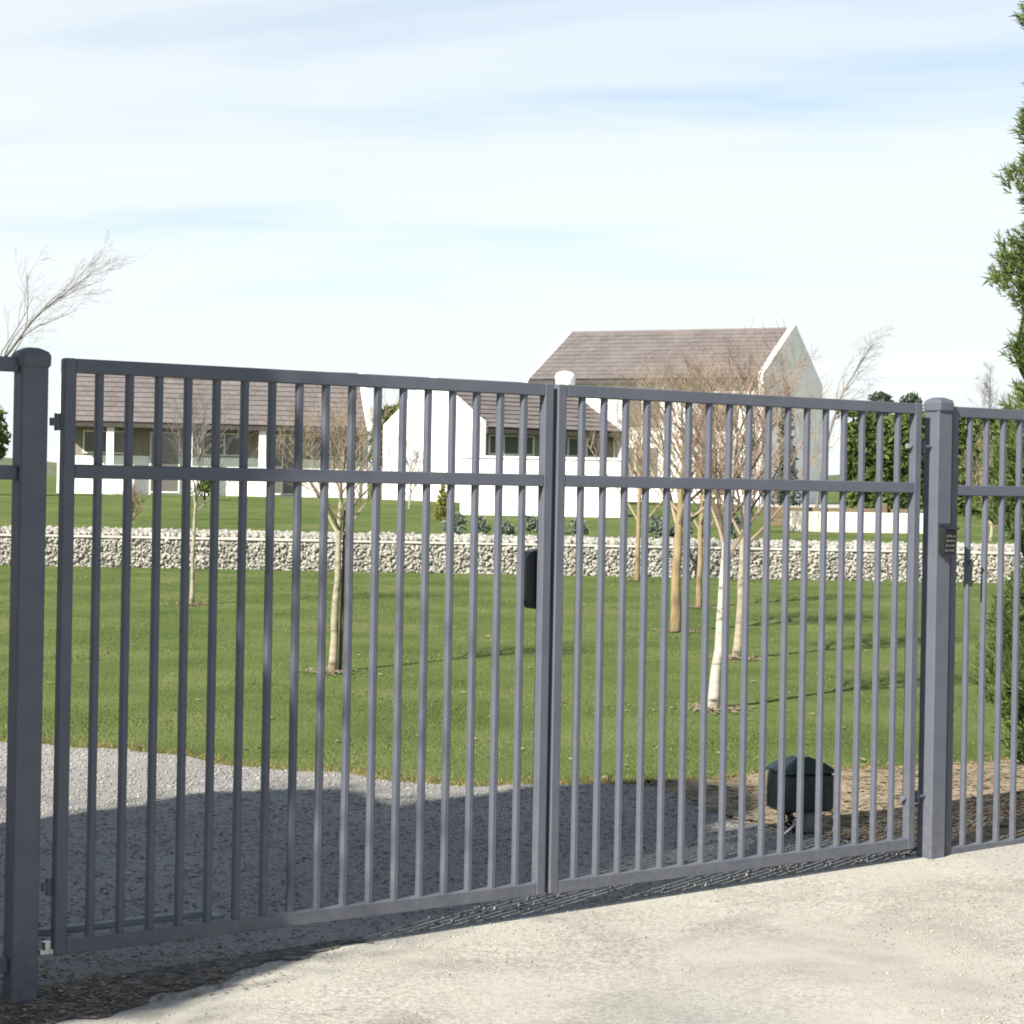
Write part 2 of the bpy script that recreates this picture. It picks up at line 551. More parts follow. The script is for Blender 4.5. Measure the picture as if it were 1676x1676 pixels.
sheet('forecourt', 'fore', axis([(-3.1, 6, 0.1), (6, 14, 0.5)]), lambda x: -14.0, lambda x: min(gate_line(x) + 0.08, 11), 90, 0.006,
      'pale compacted ground in front of the gate')
sheet('driveway', 'gravel', axis([(-14, -4, 0.4), (-4, 2.6, 0.1)]), lambda x: gate_line(x) + 0.08, edge, 50, 0.006,
      'grey gravel drive behind the gate')
SOIL = [(0.72, 9.5), (0.85, 8.9), (1.02, 8.35), (1.35, 8.0), (1.62, 7.55), (1.8, 7.56), (3, 8.3), (6, 10.2)]
sheet('soil_verge', 'soil', axis([(0.72, 5.5, 0.08)]),
      lambda x: max(interp(SOIL, x) + 0.05 * math.sin(9 * x) + 0.03 * math.sin(23 * x), gate_line(x) + 0.02), lambda x: edge(x) + 0.02 + 0.09 * math.sin(x * 3.3) ** 2, 26, 0.011,
      'dry tan soil beside the drive behind the gate', bumps=0.004)


sheet('terrace', 'cap', axis([(8.5, 21, 1.0)]), lambda x: 62.0, lambda x: 84.0, 20, 0.01, 'added pale paving that bounces light onto the two-storey house gable')  # pale sheet added to bounce light onto the shaded gable
m = MB()  # soil sheet with painted-in shade, ending inside the cast shadow
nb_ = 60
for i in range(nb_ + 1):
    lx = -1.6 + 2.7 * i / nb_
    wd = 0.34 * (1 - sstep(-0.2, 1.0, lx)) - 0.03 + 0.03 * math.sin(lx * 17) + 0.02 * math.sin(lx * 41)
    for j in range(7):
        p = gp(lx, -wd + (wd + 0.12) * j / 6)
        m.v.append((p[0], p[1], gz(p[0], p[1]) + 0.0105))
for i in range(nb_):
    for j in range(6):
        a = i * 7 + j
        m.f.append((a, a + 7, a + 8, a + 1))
tag(m.build('shade_soil_strip', 'shade_dark_soil', None, True), 'bare soil under the gate leaf, its colour darkened for the shade', kind='structure')


# ------------------------------------------------------------------ gate, posts, fence
TH = 0.040                                        # frame thickness
LEAF_W, Z0, Z1 = 1.765, 0.093, 1.893
MIDZ = 1.552


def rail_mesh(mb, x0, x1, z0, z1, y0=0.0, y1=TH):
    mb.box(x0, x1, y0, y1, z0, z1, 0.0025)
    return mb


BAR = {}


def baluster(parent, x, z0, z1, w=0.0248):
    key = (round(z0, 3), round(z1, 3))
    if key not in BAR:
        mb = MB()
        c = (TH - w) / 2
        k = 0.0062                                 # rounded tube corners
        ring = [(-w / 2 + k, c), (w / 2 - k, c), (w / 2, c + k), (w / 2, c + w - k), (w / 2 - k, c + w), (-w / 2 + k, c + w), (-w / 2, c + w - k), (-w / 2, c + k)]
        mb.loft([[(a, b, z0) for a, b in ring], [(a, b, z1) for a, b in ring]])
        o = mb.build('baluster', 'paint', parent)
        BAR[key] = o.data
    else:
        o = link('baluster', BAR[key], parent)
    o.location = (x, 0, 0)
    o.rotation_euler = (0, 0, R.uniform(-0.012, 0.012))
    return o


def panel(name, label, cat, x0, x1, z0, z1, midz, n_bars, group=None, frame=0.038, end_stiles=True):
    """a framed panel of uprights; returns the root, whose x axis runs along the gate line"""
    p = gp(x0, 0)
    root = empty(name, (p[0], p[1], 0), GA)
    tag(root, label, cat, group)
    w = x1 - x0
    s = frame
    MB().box(0, s, 0, TH, z0, z1, 0.004).build('stile', 'paint', root)
    if end_stiles:
        MB().box(w - s, w, 0, TH, z0, z1, 0.004).build('stile', 'paint', root)
    e = w - s + 0.0005 if end_stiles else w
    for a, b in ((z0, z0 + 0.046), (midz - 0.022, midz + 0.022), (z1 - 0.044, z1)):
        MB().box(s - 0.0005, e, 0.001, TH - 0.001, a + 0.0006, b - 0.0006, 0.0025).build('rail', 'paint', root)
    pitch = (w - s) / (n_bars + 1)
    for i in range(n_bars):
        x = s / 2 + pitch * (i + 1)
        baluster(root, x, z0 + 0.0455, midz - 0.0215)
        baluster(root, x, midz + 0.0215, z1 - 0.0435)
    return root


def post(name, label, lx, zg, top, w=0.082):
    p = gp(lx, TH / 2)
    root = empty(name, (p[0], p[1], zg), GA)
    tag(root, label, 'gate post', 'gate posts')
    h = w / 2
    MB().box(-h, h, -h, h, -0.05, top - zg - 0.030, 0.005).build('shaft', 'paint', root)
    # pressed steel cap: skirt, rolled shoulder, low dome
    mb = MB()
    rings = []
    k = 20
    t = top - zg
    for z, r in ((t - 0.052, h + 0.0035), (t - 0.046, h + 0.008), (t - 0.018, h + 0.009), (t - 0.006, h + 0.003), (t + 0.002, h - 0.012), (t + 0.006, h * 0.45)):
        ring = []
        for i in range(k):
            a = 2 * math.pi * i / k
            ca, sa = math.cos(a), math.sin(a)
            q = (abs(ca) ** 7 + abs(sa) ** 7) ** (-1 / 7)
            ring.append((ca * q * r, sa * q * r, z))
        rings.append(ring)
    mb.loft(rings)
    mb.build('cap', 'paint', root)
    return root


leaf_a = panel('gate_leaf', 'charcoal steel gate leaf half in shade, hung on the shaded post', 'gate', 0.0, LEAF_W, Z0, Z1, MIDZ, 17)
leaf_b = panel('gate_leaf', 'sunlit grey steel gate leaf hung on the post with the keypad', 'gate', LEAF_W + 0.017, 2 * LEAF_W + 0.017, Z0, Z1, MIDZ, 17)
END = 2 * LEAF_W + 0.017
PL, PR = -0.096, END + 0.068 + 0.042
post_l = post('gate_post', 'dark square gate post with domed cap, standing in shade', PL, gz(-1.42, 5.45), 1.912)
post_r = post('gate_post', 'sunlit grey square gate post carrying a black keypad', PR, gz(1.75, 7.45), 1.915)
fence_r = panel('fence_panel', 'grey upright bar fence panel between keypad post and conifer', 'fence', PR + 0.062, PR + 0.062 + 2.3, 0.035, 1.888, 1.545, 22,
                'fence panels beside the gate')
fence_l = panel('fence_panel', 'dark upright bar fence panel in shade beside the shaded post', 'fence', PL - 0.042 - 2.2, PL - 0.042, 0.06, 1.888, 1.545, 19,
                'fence panels beside the gate', end_stiles=False)


# hinges, locks and bolts, parts of their leaf or post
def hinge(parent, x, z, mat='paint', s=1):
    mb = MB()
    mb.tube([(x, TH / 2, z - 0.026), (x, TH / 2, z + 0.026)], 0.009, 10)
    mb.box(x - 0.022 if s > 0 else x, x if s > 0 else x + 0.022, TH / 2 - 0.006, TH / 2 + 0.006, z - 0.012, z + 0.012)
    return mb.build('hinge', mat, parent)


hinge(leaf_a, -0.014, 1.70, s=1)
hinge(leaf_a, -0.014, 0.30, s=1)
mb = MB().tube([(-0.016, TH / 2, 0.10), (-0.016, TH / 2, 0.135)], 0.014, 10)
mb.box(-0.040, 0.0, TH / 2 - 0.012, TH / 2 + 0.012, 0.100, 0.112)
mb.build('pivot', 'steel', leaf_a)
for z in (1.72, 0.30):
    mb = MB().tube([(LEAF_W + 0.028, TH / 2, z - 0.024), (LEAF_W + 0.028, TH / 2, z + 0.024)], 0.009, 10)
    mb.tube([(LEAF_W - 0.065, TH / 2, z), (LEAF_W + 0.068, TH / 2, z)], 0.007, 8)
    mb.build('hinge', 'paint', leaf_b)
    mb = MB().tube([(LEAF_W - 0.066, TH / 2, z), (LEAF_W - 0.046, TH / 2, z)], 0.011, 6)
    mb.build('hinge_nut', 'steel', leaf_b)
# rectangular lock case on the back of the meeting stile
mb = MB()
mb.prism([(LEAF_W - 0.076, 1.135), (LEAF_W - 0.076, 1.275), (LEAF_W - 0.060, 1.30), (LEAF_W - 0.012, 1.31), (LEAF_W - 0.012, 1.095), (LEAF_W - 0.05, 1.10)], 'y', TH + 0.002, TH + 0.045)
mb.build('lock_case', 'black', leaf_a)
mb = MB().tube([(0.0585, TH + 0.012, Z0), (0.0585, TH + 0.012, MIDZ)], 0.007, 8)
mb.build('stop_rod', 'black', leaf_b)

# keypad on the right post
p = gp(PR + 0.006, TH / 2 - 0.0415)
kp = empty('keypad', (p[0], p[1], 1.285), GA)
tag(kp, 'small black keypad box fixed to the sunlit gate post', 'keypad')
mb = MB()
mb.prism([(-0.026, 0.0), (-0.001, 0.0), (-0.001, 0.112), (-0.033, 0.112), (-0.038, 0.095)], 'x', -0.033, 0.029)
mb.build('housing', 'black', kp)
mb = MB()
mb.prism([(-0.050, 0.100), (-0.048, 0.106), (-0.001, 0.124), (-0.001, 0.1125), (-0.035, 0.1125)], 'x', -0.036, 0.032)
mb.build('hood', 'black', kp)
for r_ in range(4):
    for c_ in range(3):
        x, z = -0.019 + c_ * 0.017, 0.016 + r_ * 0.0195
        yb = -0.026 - 0.012 * z / 0.095
        mb = MB().box(x - 0.0055, x + 0.0055, yb - 0.004, yb, z - 0.004, z + 0.004)
        mb.build('key', 'key', kp)
# pull handle on a bar of the fence
hx = 0.115
mb = MB().tube([(hx - 0.004, -0.008, 1.15), (hx - 0.007, -0.012, 1.165), (hx - 0.007, -0.012, 1.245), (hx - 0.004, -0.008, 1.26)], 0.005, 8)
mb.box(hx - 0.008, hx + 0.004, -0.010, 0.0078, 1.158, 1.166)
mb.box(hx - 0.008, hx + 0.004, -0.010, 0.0078, 1.244, 1.252)
mb.build('pull_handle', 'black', fence_r)

# swing arm of the opener behind the shaded leaf
p = gp(-0.03, 0.13)
arm = empty('gate_opener_arm', (p[0], p[1], 0.0), GA)
tag(arm, 'grey metal swing arm low behind the shaded gate leaf', 'gate opener')
MB().box(-0.06, 0.0, -0.02, 0.05, 0.150, 0.185, 0.004).build('bracket', 'grey_post', arm)
MB().box(-0.02, 0.60, -0.018, 0.008, 0.128, 0.149, 0.003).build('arm_tube', 'grey_post', arm)
MB().box(0.56, 0.60, -0.085, -0.020, 0.118, 0.146, 0.003).build('end_clamp', 'grey_post', arm)
MB().box(-0.05, -0.021, 0.0, 0.04, -0.06, 0.1495, 0.004).build('support', 'grey_post', arm)


# ------------------------------------------------------------------ green box on its pipe
gb = empty('irrigation_box', (1.285, 8.02, gz(1.285, 8.02) + 0.016), math.radians(18))
tag(gb, 'dark green box with peaked lid on a short grey pipe', 'utility box')
MB().box(-0.125, 0.125, -0.085, 0.085, 0.088, 0.256, 0.012).build('body', 'green_box', gb)
mb = MB()
rings = []
for z, sx, sy in ((0.2565, 0.128, 0.088), (0.268, 0.128, 0.088), (0.298, 0.085, 0.062), (0.318, 0.038, 0.032), (0.322, 0.030, 0.026)):
    rings.append([(-sx, -sy, z), (sx, -sy, z), (sx, sy, z), (-sx, sy, z)])
mb.loft(rings).build('lid', 'green_box', gb)
MB().tube([(0.03, 0, -0.04), (0.03, 0, 0.06), (0.03, 0, 0.0875)], [0.045, 0.043, 0.043], 16).build('pipe', 'grey_post', gb, True)
for k in range(7):
    a = R.uniform(-0.11, -0.03)
    pts = [(a, R.uniform(-0.05, 0.03), 0.090), (a + R.uniform(-0.03, 0.03), -0.06 + R.uniform(-0.03, 0.03), 0.06),
           (a + R.uniform(-0.06, 0.05), R.uniform(-0.08, 0.02), 0.035), (R.uniform(-0.12, 0.0), R.uniform(-0.1, 0.0), -0.01)]
    MB().tube(pts, 0.006, 6).build('cable', 'black' if k % 3 else 'steel', gb)
MB().tube([(0.12, -0.05, 0.092), (0.135, -0.055, 0.07), (0.14, -0.06, 0.03), (0.13, -0.06, -0.02)], 0.005, 6).build('cable', 'cap', gb)


# ------------------------------------------------------------------ scatter: gravel, grass, litter
def octa_field(name, pts, size, mat, label):
    """pebbles: squashed octahedra"""
    n = len(pts)
    base = np.array([(1, 0, 0), (0, 1, 0), (-1, 0, 0), (0, -1, 0), (0, 0, 1), (0, 0, -1)], float)
    F = np.array([(0, 1, 4), (1, 2, 4), (2, 3, 4), (3, 0, 4), (1, 0, 5), (2, 1, 5), (3, 2, 5), (0, 3, 5)])
    sc = size[:, None] * NP.uniform(0.6, 1.3, (n, 3)) * np.array([1, 1, 0.6])
    an = NP.uniform(0, 6.283, n)
    v = base[None] * sc[:, None, :]
    v += NP.uniform(-0.2, 0.2, v.shape) * size[:, None, None]
    x = v[..., 0] * np.cos(an)[:, None] - v[..., 1] * np.sin(an)[:, None]
    y = v[..., 0] * np.sin(an)[:, None] + v[..., 1] * np.cos(an)[:, None]
    v = np.stack([x, y, v[..., 2]], -1) + pts[:, None, :]
    f = F[None] + (np.arange(n) * 6)[:, None, None]
    o = np_mesh(name, v.reshape(-1, 3), f.reshape(-1, 3), mat)
    tag(o, label, None, None, 'stuff')
    return o


pts = []
while len(pts) < 15000:                               # gravel of the drive
    x, y = R.uniform(-3.4, 2.2), R.uniform(4.6, 10.8)
    if gate_line(x) + 0.1 < y < edge(x) and not (x > 0.72 and y > interp(SOIL, x) and R.random() < 0.85):
        pts.append((x, y, gz(x, y) + 0.008))
pts = np.array(pts)
octa_field('gravel', pts, NP.uniform(0.004, 0.011, len(pts)), 'pebble', 'loose grey stones on the drive behind the gate')
pts = []
while len(pts) < 15000:                                # grit of the forecourt, denser to the right and along the gate
    x, y = R.uniform(-2.2, 3.0), R.uniform(4.7, 8.2)
    if y < gate_line(x) + 0.1:
        d = (gate_line(x) - y)
        pn = math.sin(x * 2.3 + 1.5 * math.sin(y * 1.7)) * math.sin(y * 2.9 + x)
        keep = 0.05 + 0.35 * sstep(0.1, 0.7, pn) + 0.9 * sstep(0.9, 1.7, x) * sstep(0.25, 0.6, d) + 0.6 * (1 - sstep(0.0, 0.25, d)) + 0.35 * (1 - sstep(-1.3, -0.6, x))
        if R.random() < keep:
            pts.append((x, y, gz(x, y) + 0.007))
pts = np.array(pts)
octa_field('grit', pts, NP.uniform(0.0015, 0.0048, len(pts)) * NP.choice([1, 1, 1, 1.5], len(pts)), 'pale_pebble', 'small pale grit on the ground before the gate')


def blades(name, xy, h, mat, label, zf=gz, w=0.12, lean=0.5):
    """one bent-over triangle per blade"""
    n = len(xy)
    an = NP.uniform(0, 6.283, n)
    z = np.array([zf(a, b) for a, b in xy])
    ww = h * w
    bx, by = np.cos(an) * ww, np.sin(an) * ww
    le = NP.uniform(-lean, lean, (n, 2)) * h[:, None]
    v = np.zeros((n, 3, 3))
    v[:, 0] = np.stack([xy[:, 0] - bx, xy[:, 1] - by, z - 0.004], -1)
    v[:, 1] = np.stack([xy[:, 0] + bx, xy[:, 1] + by, z - 0.004], -1)
    v[:, 2] = np.stack([xy[:, 0] + le[:, 0], xy[:, 1] + le[:, 1], z + h], -1)
    f = np.arange(n * 3).reshape(n, 3)
    o = np_mesh(name, v.reshape(-1, 3), f, mat)
    tag(o, label, None, None, 'stuff')
    return o


xy, hh = [], []
while len(xy) < 150000:
    y = 9.2 + 22.0 * R.random() ** 1.7
    hw = 0.30 * y + 1.0
    x = R.uniform(-hw, hw)
    if y > edge(x) + R.uniform(-0.05, 0.12) and y < WALL_Y - 0.05:
        c = math.sin(x * 2.1 + 3 * math.sin(y * 0.9)) * math.sin(y * 1.7 + 2 * math.sin(x * 0.8))
        xy.append((x, y))
        hh.append(R.uniform(0.006, 0.014) * (1 + 0.4 * c) * (0.8 + y * 0.018))
blades('grass', np.array(xy), np.array(hh), 'blade', 'short mown grass blades of the lawn', w=0.3, lean=1.1)
xy = []
while len(xy) < 9000:                                  # straw-coloured fringe along the edge of the drive
    x = R.uniform(-4.5, 3.6)
    y = edge(x) + abs(R.gauss(0, 0.14)) - 0.03
    xy.append((x, y))
blades('dry_grass', np.array(xy), NP.uniform(0.008, 0.026, len(xy)), 'drygrass', 'straw-coloured grass along the drive edge', w=0.16, lean=0.9)
xy = []
while len(xy) < 1800:
    x, y = R.uniform(-9, 9), R.uniform(9.5, 30.8)
    if y > edge(x) and abs(x) < 0.3 * y:
        xy.append((x, y))
blades('lawn_thatch', np.array(xy), NP.uniform(0.01, 0.024, len(xy)), 'drygrass', 'scattered dry blades in the lawn', w=0.3, lean=1.2)
# leaf litter and weeds round the shaded post
def flakes(name, xy, s, mat, label):
    n = len(xy)
    an = NP.uniform(0, 6.283, n)
    til = NP.uniform(-0.5, 0.5, (n, 4)) * s[:, None]
    z = np.array([gz(a, b) for a, b in xy]) + 0.012
    q = np.array([(-1, -0.6), (0.8, -0.75), (1.0, 0.5), (-0.6, 0.9)])
    v = np.zeros((n, 4, 3))
    for k in range(4):
        a, b = q[k]
        v[:, k, 0] = xy[:, 0] + (a * np.cos(an) - b * np.sin(an)) * s
        v[:, k, 1] = xy[:, 1] + (a * np.sin(an) + b * np.cos(an)) * s
        v[:, k, 2] = z + np.abs(til[:, k])
    o = np_mesh(name, v.reshape(-1, 3), np.arange(n * 4).reshape(n, 4), mat)
    tag(o, label, None, None, 'stuff')


xy = []
while len(xy) < 1500:
    lx, ly = R.gauss(0.15, 0.55), R.gauss(-0.12, 0.22)
    p = gp(lx, ly)
    if -1.3 < lx < 0.7 and -0.26 < ly < 0.7 and R.random() < 1.1 - 1.4 * max(lx, 0):
        xy.append((p[0], p[1]))
flakes('leaf_litter', np.array(xy), NP.uniform(0.003, 0.009, len(xy)), 'litter', 'dead leaves and bark chips below the shaded gate leaf')
xy = []
while len(xy) < 3200:
    x, y = R.uniform(0.5, 3.4), R.uniform(7.2, 10.0)
    if y > interp(SOIL, max(0.72, x)) - abs(R.gauss(0, 0.13)) and y > gate_line(x) + 0.05 and y < edge(x) + 0.15:
        xy.append((x, y))
flakes('soil_clods', np.array(xy), NP.uniform(0.005, 0.02, len(xy)), 'soil', 'dry clods and chips on the soil verge')


xy = []
while len(xy) < 420:
    y = 9.8 + 18 * R.random() ** 1.5
    x = R.uniform(-0.3 * y, 0.3 * y)
    if y > edge(x) + 0.1:
        xy.append((x, y))
flakes('fallen_leaves', np.array(xy), NP.uniform(0.008, 0.022, len(xy)), 'litter', 'single brown leaves fallen on the lawn')
xy = []
for bx_, by_ in ((-1.41, 14.7), (-3.82, 22.0), (1.425, 12.7), (1.75, 19.3), (2.40, 23.3), (2.035, 16.4), (2.05, 29.6)):
    for _ in range(420):
        a, r_ = R.uniform(0, 6.283), abs(R.gauss(0, 0.17))
        xy.append((bx_ + r_ * math.cos(a), by_ + r_ * math.sin(a)))
flakes('bark_mulch', np.array(xy), NP.uniform(0.006, 0.02, len(xy)), 'soil', 'thin tan mulch scattered at the feet of the lawn trees')


# ------------------------------------------------------------------ stone wall
sw = empty('stone_wall', (0, WALL_Y, 0))
tag(sw, 'low wall of pale loose stones across the lawn', 'wall')
WX = 17.0
MB().box(-WX, WX, 0.02, 0.36, -0.1, 0.485).build('core', 'joint', sw)
n = 4200


def stones(n, fx, mat, parent, name, smin, smax):
    P = np.array([fx() for _ in range(n)])
    base = np.array([(1, 0, 0), (0, 1, 0), (-1, 0, 0), (0, -1, 0), (0, 0, 1), (0, 0, -1)], float)
    ico = []
    for sx in (-1, 1):
        for sy in (-1, 1):
            for sz in (-1, 1):
                ico.append((sx * 0.62, sy * 0.62, sz * 0.62))
    # rounded cube: 8 corners + 6 face centres, 24 triangles
    B = np.vstack([base, np.array(ico)])
    faces = []
    cube = {0: [10, 12, 13, 11], 1: [8, 9, 13, 12], 2: [6, 7, 9, 8], 3: [6, 10, 11, 7], 4: [7, 11, 13, 9], 5: [6, 8, 12, 10]}
    for c, q in cube.items():
        for i in range(4):
            faces.append((c, q[i], q[(i + 1) % 4]))
    F = np.array(faces)
    s = NP.uniform(smin, smax, (n, 1)) * NP.uniform(0.7, 1.3, (n, 3))
    v = B[None] * s[:, None, :] + NP.uniform(-0.3, 0.3, (n, 14, 3)) * s[:, None, :]
    an = NP.uniform(0, 6.283, n)
    x = v[..., 0] * np.cos(an)[:, None] - v[..., 2] * np.sin(an)[:, None]
    z = v[..., 0] * np.sin(an)[:, None] + v[..., 2] * np.cos(an)[:, None]
    v = np.stack([x, v[..., 1], z], -1) + P[:, None, :]
    f = F[None] + (np.arange(n) * 14)[:, None, None]
    o = np_mesh(name, v.reshape(-1, 3), f.reshape(-1, 3), mat, parent)
    o['kind'] = 'stuff'
    return o


stones(24000, lambda: (R.uniform(-WX, WX), R.uniform(-0.02, 0.03), R.uniform(-0.02, 0.46)), 'stone', sw, 'stones', 0.013, 0.035)
for i in range(17):
    a = -WX + i * 2.0
    MB().box(a + 0.004, a + 1.996, -0.03, 0.30, 0.486 + R.uniform(-0.004, 0.0), 0.525 + R.uniform(-0.006, 0.006), 0.012).build('coping', 'cap', sw)
o = stones(12000, lambda: (R.uniform(-WX, WX), WALL_Y + R.uniform(0.36, 3.1), 0.535), 'stone', None, 'stone_mulch', 0.024, 0.06)
tag(o, 'bed of loose pale stones behind the low wall')


# ------------------------------------------------------------------ houses
def tiles_for(L, run, rise, over, rows, parent, y0, z0, flip_y=None):
    """one roof slope covered with single tiles, joined"""
    sl = math.hypot(run, rise)
    cy, sz = run / sl, rise / sl
    ny, nz = -sz, cy
    step = sl / rows
    tw = 0.33
    mb = MB()
    for r in range(rows):
        cols = int(L / tw) + 1
        off = (r % 2) * tw * 0.5
        for c in range(-1, cols + 1):
            xa, xb = max(0, c * tw + off + 0.003), min(L, (c + 1) * tw + off - 0.003)
            if xb - xa < 0.03:
                continue
            j = R.uniform(-0.006, 0.006)
            a, b = r * step - 0.03, (r + 1) * step + 0.03
            lo, hi = 0.075 + j, 0.035 + j
            def P(x, s, n_):
                y = y0 + s * cy + n_ * ny
                z = z0 + s * sz + n_ * nz
                return (x, (flip_y - y) if flip_y is not None else y, z)
            n = len(mb.v)
            mb.v += [P(xa, a, lo - 0.04), P(xb, a, lo - 0.04), P(xb, b, hi - 0.03), P(xa, b, hi - 0.03), P(xa, a, lo), P(xb, a, lo), P(xb, b, hi), P(xa, b, hi)]
            mb.f += [tuple(n + i for i in q) for q in ((4, 5, 6, 7), (0, 1, 5, 4), (1, 2, 6, 5), (3, 0, 4, 7))]
    o = mb.build('tiles', 'tile', parent)
    o['kind'] = 'stuff'
    return o


def window(parent, axis_, a, b, z0, z1, at, sgn=-1, mull=1):
    """window let into a wall face; axis 'y' = in a wall facing -y, 'x' = in a gable facing +/-x"""
    f = 0.06
    def bx(mb, p0, p1, d0, d1, q0, q1):
        lo, hi = sorted((at + sgn * d0, at + sgn * d1))
        if axis_ == 'y':
            mb.box(p0, p1, lo, hi, q0, q1)
        else:
            mb.box(lo, hi, p0, p1, q0, q1)
    mb = MB()
    bx(mb, a, b, 0.0, 0.05, z0, z0 + f)
    bx(mb, a, b, 0.0, 0.05, z1 - f, z1)
    bx(mb, a, a + f, 0.0, 0.05, z0 + f, z1 - f)
    bx(mb, b - f, b, 0.0, 0.05, z0 + f, z1 - f)
    for k in range(mull):
        c = a + (b - a) * (k + 1) / (mull + 1)
        bx(mb, c - 0.03, c + 0.03, 0.002, 0.045, z0 + f, z1 - f)
    w = mb.build('window', 'frame', parent)
    mb = MB()
    bx(mb, a + f, b - f, 0.004, 0.02, z0 + f, z1 - f)
    mb.build('pane', 'glass', w)
    return w


def house(name, label, loc, rz, L, half, eave, ridge, over, gable_over=0.22, rows=12, wins=(), gwins=(), posts=(), group=None, shade_board=None, para=(0.20, 0.20)):
    """x along the ridge, front wall at y = over; eave edge at y = 0; gables with raised white parapets"""
    root = empty(name, loc, rz)
    tag(root, label, 'house', group)
    D = 2 * half
    rise = ridge - eave
    wall = MB()
    zi = eave + rise * over / half - 0.12
    t = 0.22
    wall.box(t, L - t, over, over + t, -0.4, zi)
    wall.box(t, L - t, D - over - t, D - over, -0.4, zi)
    wall.build('wall', 'plaster', root)
    for k, (xa, xb) in enumerate(((0.0, t), (L - t, L))):
        g = para[k]
        out = [(0.02, -0.4), (D - 0.02, -0.4), (D - 0.02, eave + g), (half, ridge + g + 0.04), (0.02, eave + g)] if over < 0.5 else \
              [(over, -0.4), (D - over, -0.4), (D - over, eave - 0.25), (D, eave - 0.1), (D, eave + g), (half, ridge + g + 0.04), (0.0, eave + g), (0.0, eave - 0.1), (over, eave - 0.25)]
        MB().prism(out, 'x', xa, xb).build('gable', 'plaster', root)
    roof = MB()
    for s in (0, 1):
        o = [(0.02, eave - 0.10), (0.02, eave), (half, ridge), (half, ridge - 0.12)]
        if s:
            o = [(D - a, b) for a, b in o][::-1]
        roof.prism(o, 'x', t + 0.002, L - t - 0.002)
    rf = roof.build('roof', 'roof_slab', root)
    ti = tiles_for(L - 2 * t - 0.01, half, rise, over, rows, rf, 0.0, eave)
    ti.location.x = t + 0.005
    ti = tiles_for(L - 2 * t - 0.01, half, rise, over, rows, rf, 0.0, eave, D)
    ti.location.x = t + 0.005
    MB().tube([(t + 0.01, half, ridge + 0.03), (L - t - 0.01, half, ridge + 0.03)], 0.10, 8).build('ridge_capping', 'tile', rf)
    MB().box(t + 0.003, L - t - 0.003, -0.10, -0.002, eave - 0.17, eave - 0.02).build('gutter', 'fascia', rf)
    if shade_board:                                          # added taupe boards, one by one, their colour carrying the eave shade
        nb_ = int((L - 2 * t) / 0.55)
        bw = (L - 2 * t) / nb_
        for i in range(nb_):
            MB().box(t + i * bw + 0.006, t + (i + 1) * bw - 0.006, over - 0.03, over - 0.001, shade_board, zi + 0.0).build('shade_board', 'eave_shade_boarding', root)
    for (a, b, z0, z1, mu) in wins:
        window(root, 'y', a, b, z0, z1, over - (0.031 if shade_board else 0.0), -1, mu)
    for (a, b, z0, z1, mu, side) in gwins:
        window(root, 'x', a, b, z0, z1, 0.0 if side < 0 else L, side, mu)
    for xd in (t + 0.12, L - t - 0.12):
        MB().tube([(xd, over - 0.08, -0.2), (xd, over - 0.08, eave - 0.2)], 0.045, 8).build('downpipe', 'frame', root)
    for xpos in posts:
        MB().box(xpos - 0.13, xpos + 0.13, 0.06, 0.32, -0.3, eave - 0.105, 0.01).build('pillar', 'plaster', root)
    return root


base_z = 0.85
house('cottage', 'long single-storey white cottage with brown roof and pillared veranda', (-16.35, 65.6, base_z), math.radians(11), 11.35, 3.1, 2.62, 4.72, 1.15, rows=11,
      wins=[(0.9, 2.6, 1.5, 2.35, 1), (3.3, 4.4, 0.1, 2.35, 0), (5.2, 6.8, 1.5, 2.35, 1), (7.6, 8.7, 0.1, 2.35, 1), (9.2, 10.4, 1.5, 2.35, 1)], posts=(1.9, 4.7, 7.35, 10.6), shade_board=1.45, para=(0.08, 0.08))
mid = house('outbuilding', 'white gabled outbuilding with round-topped chimney between the other houses', (-1.06, 60.0, base_z), math.radians(32), 5.9, 3.4, 2.49, 4.08, 0.38, rows=10,
            wins=[(0.5, 2.3, 1.62, 2.3, 2), (2.9, 5.2, 1.62, 2.3, 2)], shade_board=1.55)
mb = MB()
k = 14
mb.loft([[(5.55 + r * math.cos(2 * math.pi * i / k), 3.4 + r * math.sin(2 * math.pi * i / k), z) for i in range(k)]
         for z, r in ((3.9, 0.35), (4.42, 0.35), (4.50, 0.38), (4.62, 0.35), (4.71, 0.24), (4.75, 0.10))])
mb.build('chimney', 'plaster', mid, True)
house('two_storey_house', 'tall white two-storey house with brown tiled roof and parapet gable', (0.42, 77.2, base_z), math.radians(-24), 10.4, 4.7, 5.05, 7.36, 0.34, rows=12,
      wins=[(0.8, 2.2, 3.0, 4.3, 1), (4.4, 6.0, 0.9, 2.3, 2), (4.4, 6.0, 3.0, 4.3, 1), (7.8, 9.2, 0.3, 2.3, 1), (7.8, 9.2, 3.0, 4.3, 1)],
      gwins=[(2.6, 5.0, 0.1, 2.35, 1, 1)], para=(0.06, 0.22))

